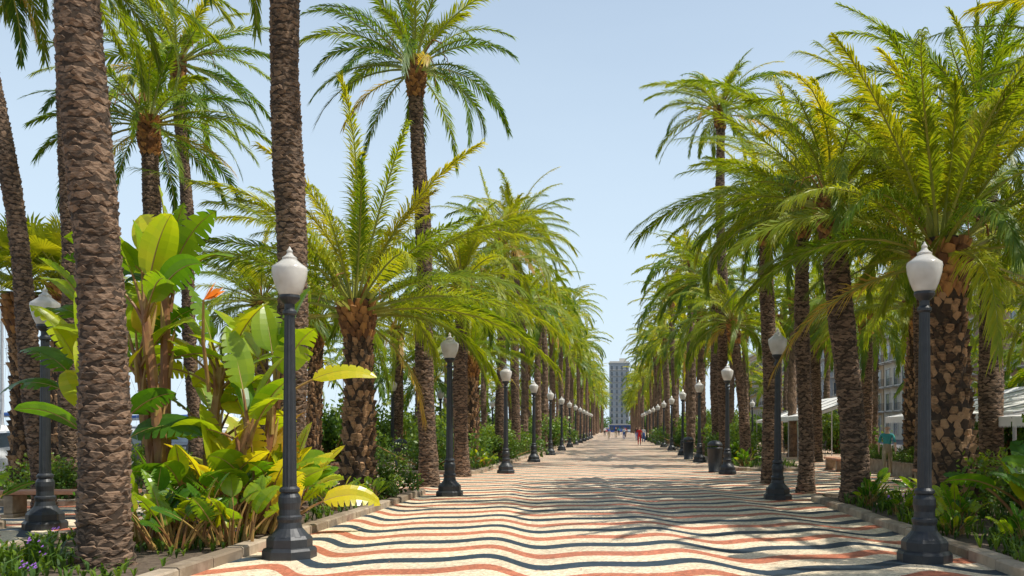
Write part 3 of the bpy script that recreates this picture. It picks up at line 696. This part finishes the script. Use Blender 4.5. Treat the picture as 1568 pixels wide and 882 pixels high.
# ---------------------------------------------------------------- buildings
def building(name,x0,x1,y0,y1,floors,fh,wall,trim,bay=3.4,faces=('W','S'),balc=True):
    e=empty(name,(0,0,0)); H=floors*fh+1.2
    w=MB(); box(w,((x0+x1)/2,(y0+y1)/2,H/2),(x1-x0,y1-y0,H)); w.obj('walls',[wall],parent=e)
    r=MB(); box(r,((x0+x1)/2,(y0+y1)/2,H+.15),(x1-x0+.8,y1-y0+.8,.3)); box(r,((x0+x1)/2,(y0+y1)/2,H+.7),((x1-x0)*.96,(y1-y0)*.96,.8)); box(r,((x0+x1)/2+2,(y0+y1)/2,H+2.1),(4,4,2)); r.obj('roof',[trim],parent=e)
    g=MB(); t=MB()
    for fc in faces:
        a0,a1=(y0,y1) if fc in'WE' else (x0,x1); n=max(2,int((a1-a0)/bay)); st=(a1-a0)/n
        def bx(m,d,cc,zz,sd,sw,sh,mt=0):
            if fc=='W': box(m,(x0-d,cc,zz),(sd,sw,sh),mt)
            elif fc=='E': box(m,(x1+d,cc,zz),(sd,sw,sh),mt)
            else: box(m,(cc,y0-d,zz),(sw,sd,sh),mt)
        for f in range(floors):
            z=f*fh+.6
            for k in range(n):
                c=a0+st*(k+.5); hh=fh*.68 if f else fh*.75
                ww=st*.42
                bx(g,.02,c,z+hh/2,.06,ww,hh)
                bx(t,.05,c-ww/2-.08,z+hh/2,.14,.16,hh+.1); bx(t,.05,c+ww/2+.08,z+hh/2,.14,.16,hh+.1); bx(t,.08,c,z+hh+.13,.2,ww+.5,.16)
                bx(t,.04,c,z+hh/2,.05,.06,hh)
                if balc and f:
                    bx(t,.5,c,z-.12,.98,ww+1.,.14)
                    bx(t,.97,c,z+.95,.05,ww+1.,.05,1)
                    for b in range(9): bx(t,.97,c-(ww+.9)/2+(ww+.9)*b/8,z+.44,.03,.03,.97,1)
            if fc=='W': box(t,(x0-.1,(y0+y1)/2,(f+1)*fh+.42),(.22,y1-y0,.12))
            elif fc=='S': box(t,((x0+x1)/2,y0-.1,(f+1)*fh+.42),(x1-x0,.22,.12))
    g.obj('windows',[M_win],parent=e); t.obj('trim_and_balconies',[trim,M_iron],parent=e)
W1=plain('facade_ochre',(.42,.3,.18),(.5,.37,.23),2,.85,.1); W2=plain('facade_cream',(.5,.44,.34),(.58,.52,.42),2,.85,.1); W3=plain('facade_grey',(.34,.36,.38),(.42,.44,.46),2,.8,.1); W4=plain('facade_rose',(.42,.25,.18),(.5,.32,.24),2,.85,.1); T1=plain('trim_stone',(.5,.47,.42),(.6,.57,.5),3,.8)
yy=20
for i,(ln,fl,wl) in enumerate(((26,4,W2),(24,5,W1),(22,5,W4),(30,6,W2),(26,5,W1),(34,6,W3),(40,6,W2),(40,6,W1))):
    building('apartment_building',38,52,yy,yy+ln-.5,fl,3.4,wl,T1); yy+=ln+ (8 if i in(1,4) else 0)
building('tower_building',-4.5,7,520,535,11,3.4,W3,T1,2.8,('S',))
building('tower_building',8,30,560,580,6,3.4,W2,T1,3.5,('S',))
building('apartment_building',-40,-12,600,620,5,3.4,W2,T1,3.5,('S',))
dm=MB()
box(dm,(0,0,1.3),(8,4,2.6),0); box(dm,(0,0,2.75),(9,5,.3),1)
for k in range(4): box(dm,(-3+2*k,-2.03,1.4),(1.4,.1,1.5),2)
dm.obj('blue_kiosk',[P4,T1,M_win],loc=(1,345,0))
dt=empty('distant_trees')
for i in range(40): mkobj('foliage',BU[i%3],dt,(rb.uniform(-40,-8) if i%2 else rb.uniform(9,50),rb.uniform(340,420),0),rb.uniform(0,6),rb.uniform(4,7))

# ---------------------------------------------------------------- light, sky, camera
EL,AZ=59,100
sd=Vector((math.sin(R(AZ))*math.cos(R(EL)),math.cos(R(AZ))*math.cos(R(EL)),math.sin(R(EL))))
sl=bpy.data.lights.new('sun','SUN'); sl.energy=5.; sl.angle=R(.53); sl.color=(1,.955,.87)
so=bpy.data.objects.new('sun',sl); col.objects.link(so); so.rotation_euler=sd.to_track_quat('Z','Y').to_euler(); so.location=(0,0,50)
w=bpy.data.worlds.new('World'); scene.world=w; w.use_nodes=True; nt=w.node_tree; nt.nodes.clear(); L=nt.links.new
sk=N(nt,'ShaderNodeTexSky',sky_type='NISHITA'); sk.sun_disc=False; sk.sun_elevation=R(EL); sk.sun_rotation=R(AZ); sk.air_density=1.; sk.dust_density=1.2; sk.ozone_density=1.5
bg=N(nt,'ShaderNodeBackground'); bg.inputs[1].default_value=.148; ow=N(nt,'ShaderNodeOutputWorld')
tc=N(nt,'ShaderNodeTexCoord'); se=N(nt,'ShaderNodeSeparateXYZ'); L(tc.outputs['Generated'],se.inputs[0])
hz=ramp(nt,[(0,(.95,.95,.95)),(.12,(.8,.8,.8)),(.42,(.52,.52,.52)),(.7,(.15,.15,.15)),(1,(0,0,0))]); L(se.outputs[2],hz.inputs[0])
mp=N(nt,'ShaderNodeMapping'); mp.inputs['Scale'].default_value=(1,1,3.5); L(tc.outputs['Generated'],mp.inputs[0])
cn=N(nt,'ShaderNodeTexNoise'); cn.inputs['Scale'].default_value=2.4; cn.inputs['Detail'].default_value=8; L(mp.outputs[0],cn.inputs['Vector'])
ad=N(nt,'ShaderNodeMath',operation='MULTIPLY_ADD'); L(cn.outputs['Fac'],ad.inputs[0]); ad.inputs[1].default_value=.16; L(hz.outputs[0],ad.inputs[2])
sb_=N(nt,'ShaderNodeMath',operation='SUBTRACT'); sb_.use_clamp=True; L(ad.outputs[0],sb_.inputs[0]); sb_.inputs[1].default_value=.08
mx=N(nt,'ShaderNodeMix',data_type='RGBA'); L(sb_.outputs[0],mx.inputs[0]); L(sk.outputs[0],mx.inputs[6]); mx.inputs[7].default_value=(5.3,6.4,7.3,1)
L(mx.outputs[2],bg.inputs[0]); L(bg.outputs[0],ow.inputs[0])
scene.view_settings.view_transform='Standard'; scene.view_settings.look='None'; scene.view_settings.exposure=0
cd=bpy.data.cameras.new('camera'); cam=bpy.data.objects.new('camera',cd); col.objects.link(cam); scene.camera=cam
cam.location=(0,0,1.6); cam.rotation_euler=(R(90),0,0); cd.sensor_width=36; cd.lens=32; cd.shift_x=-.1027; cd.shift_y=.1365; cd.clip_end=6000; cd.clip_start=.05
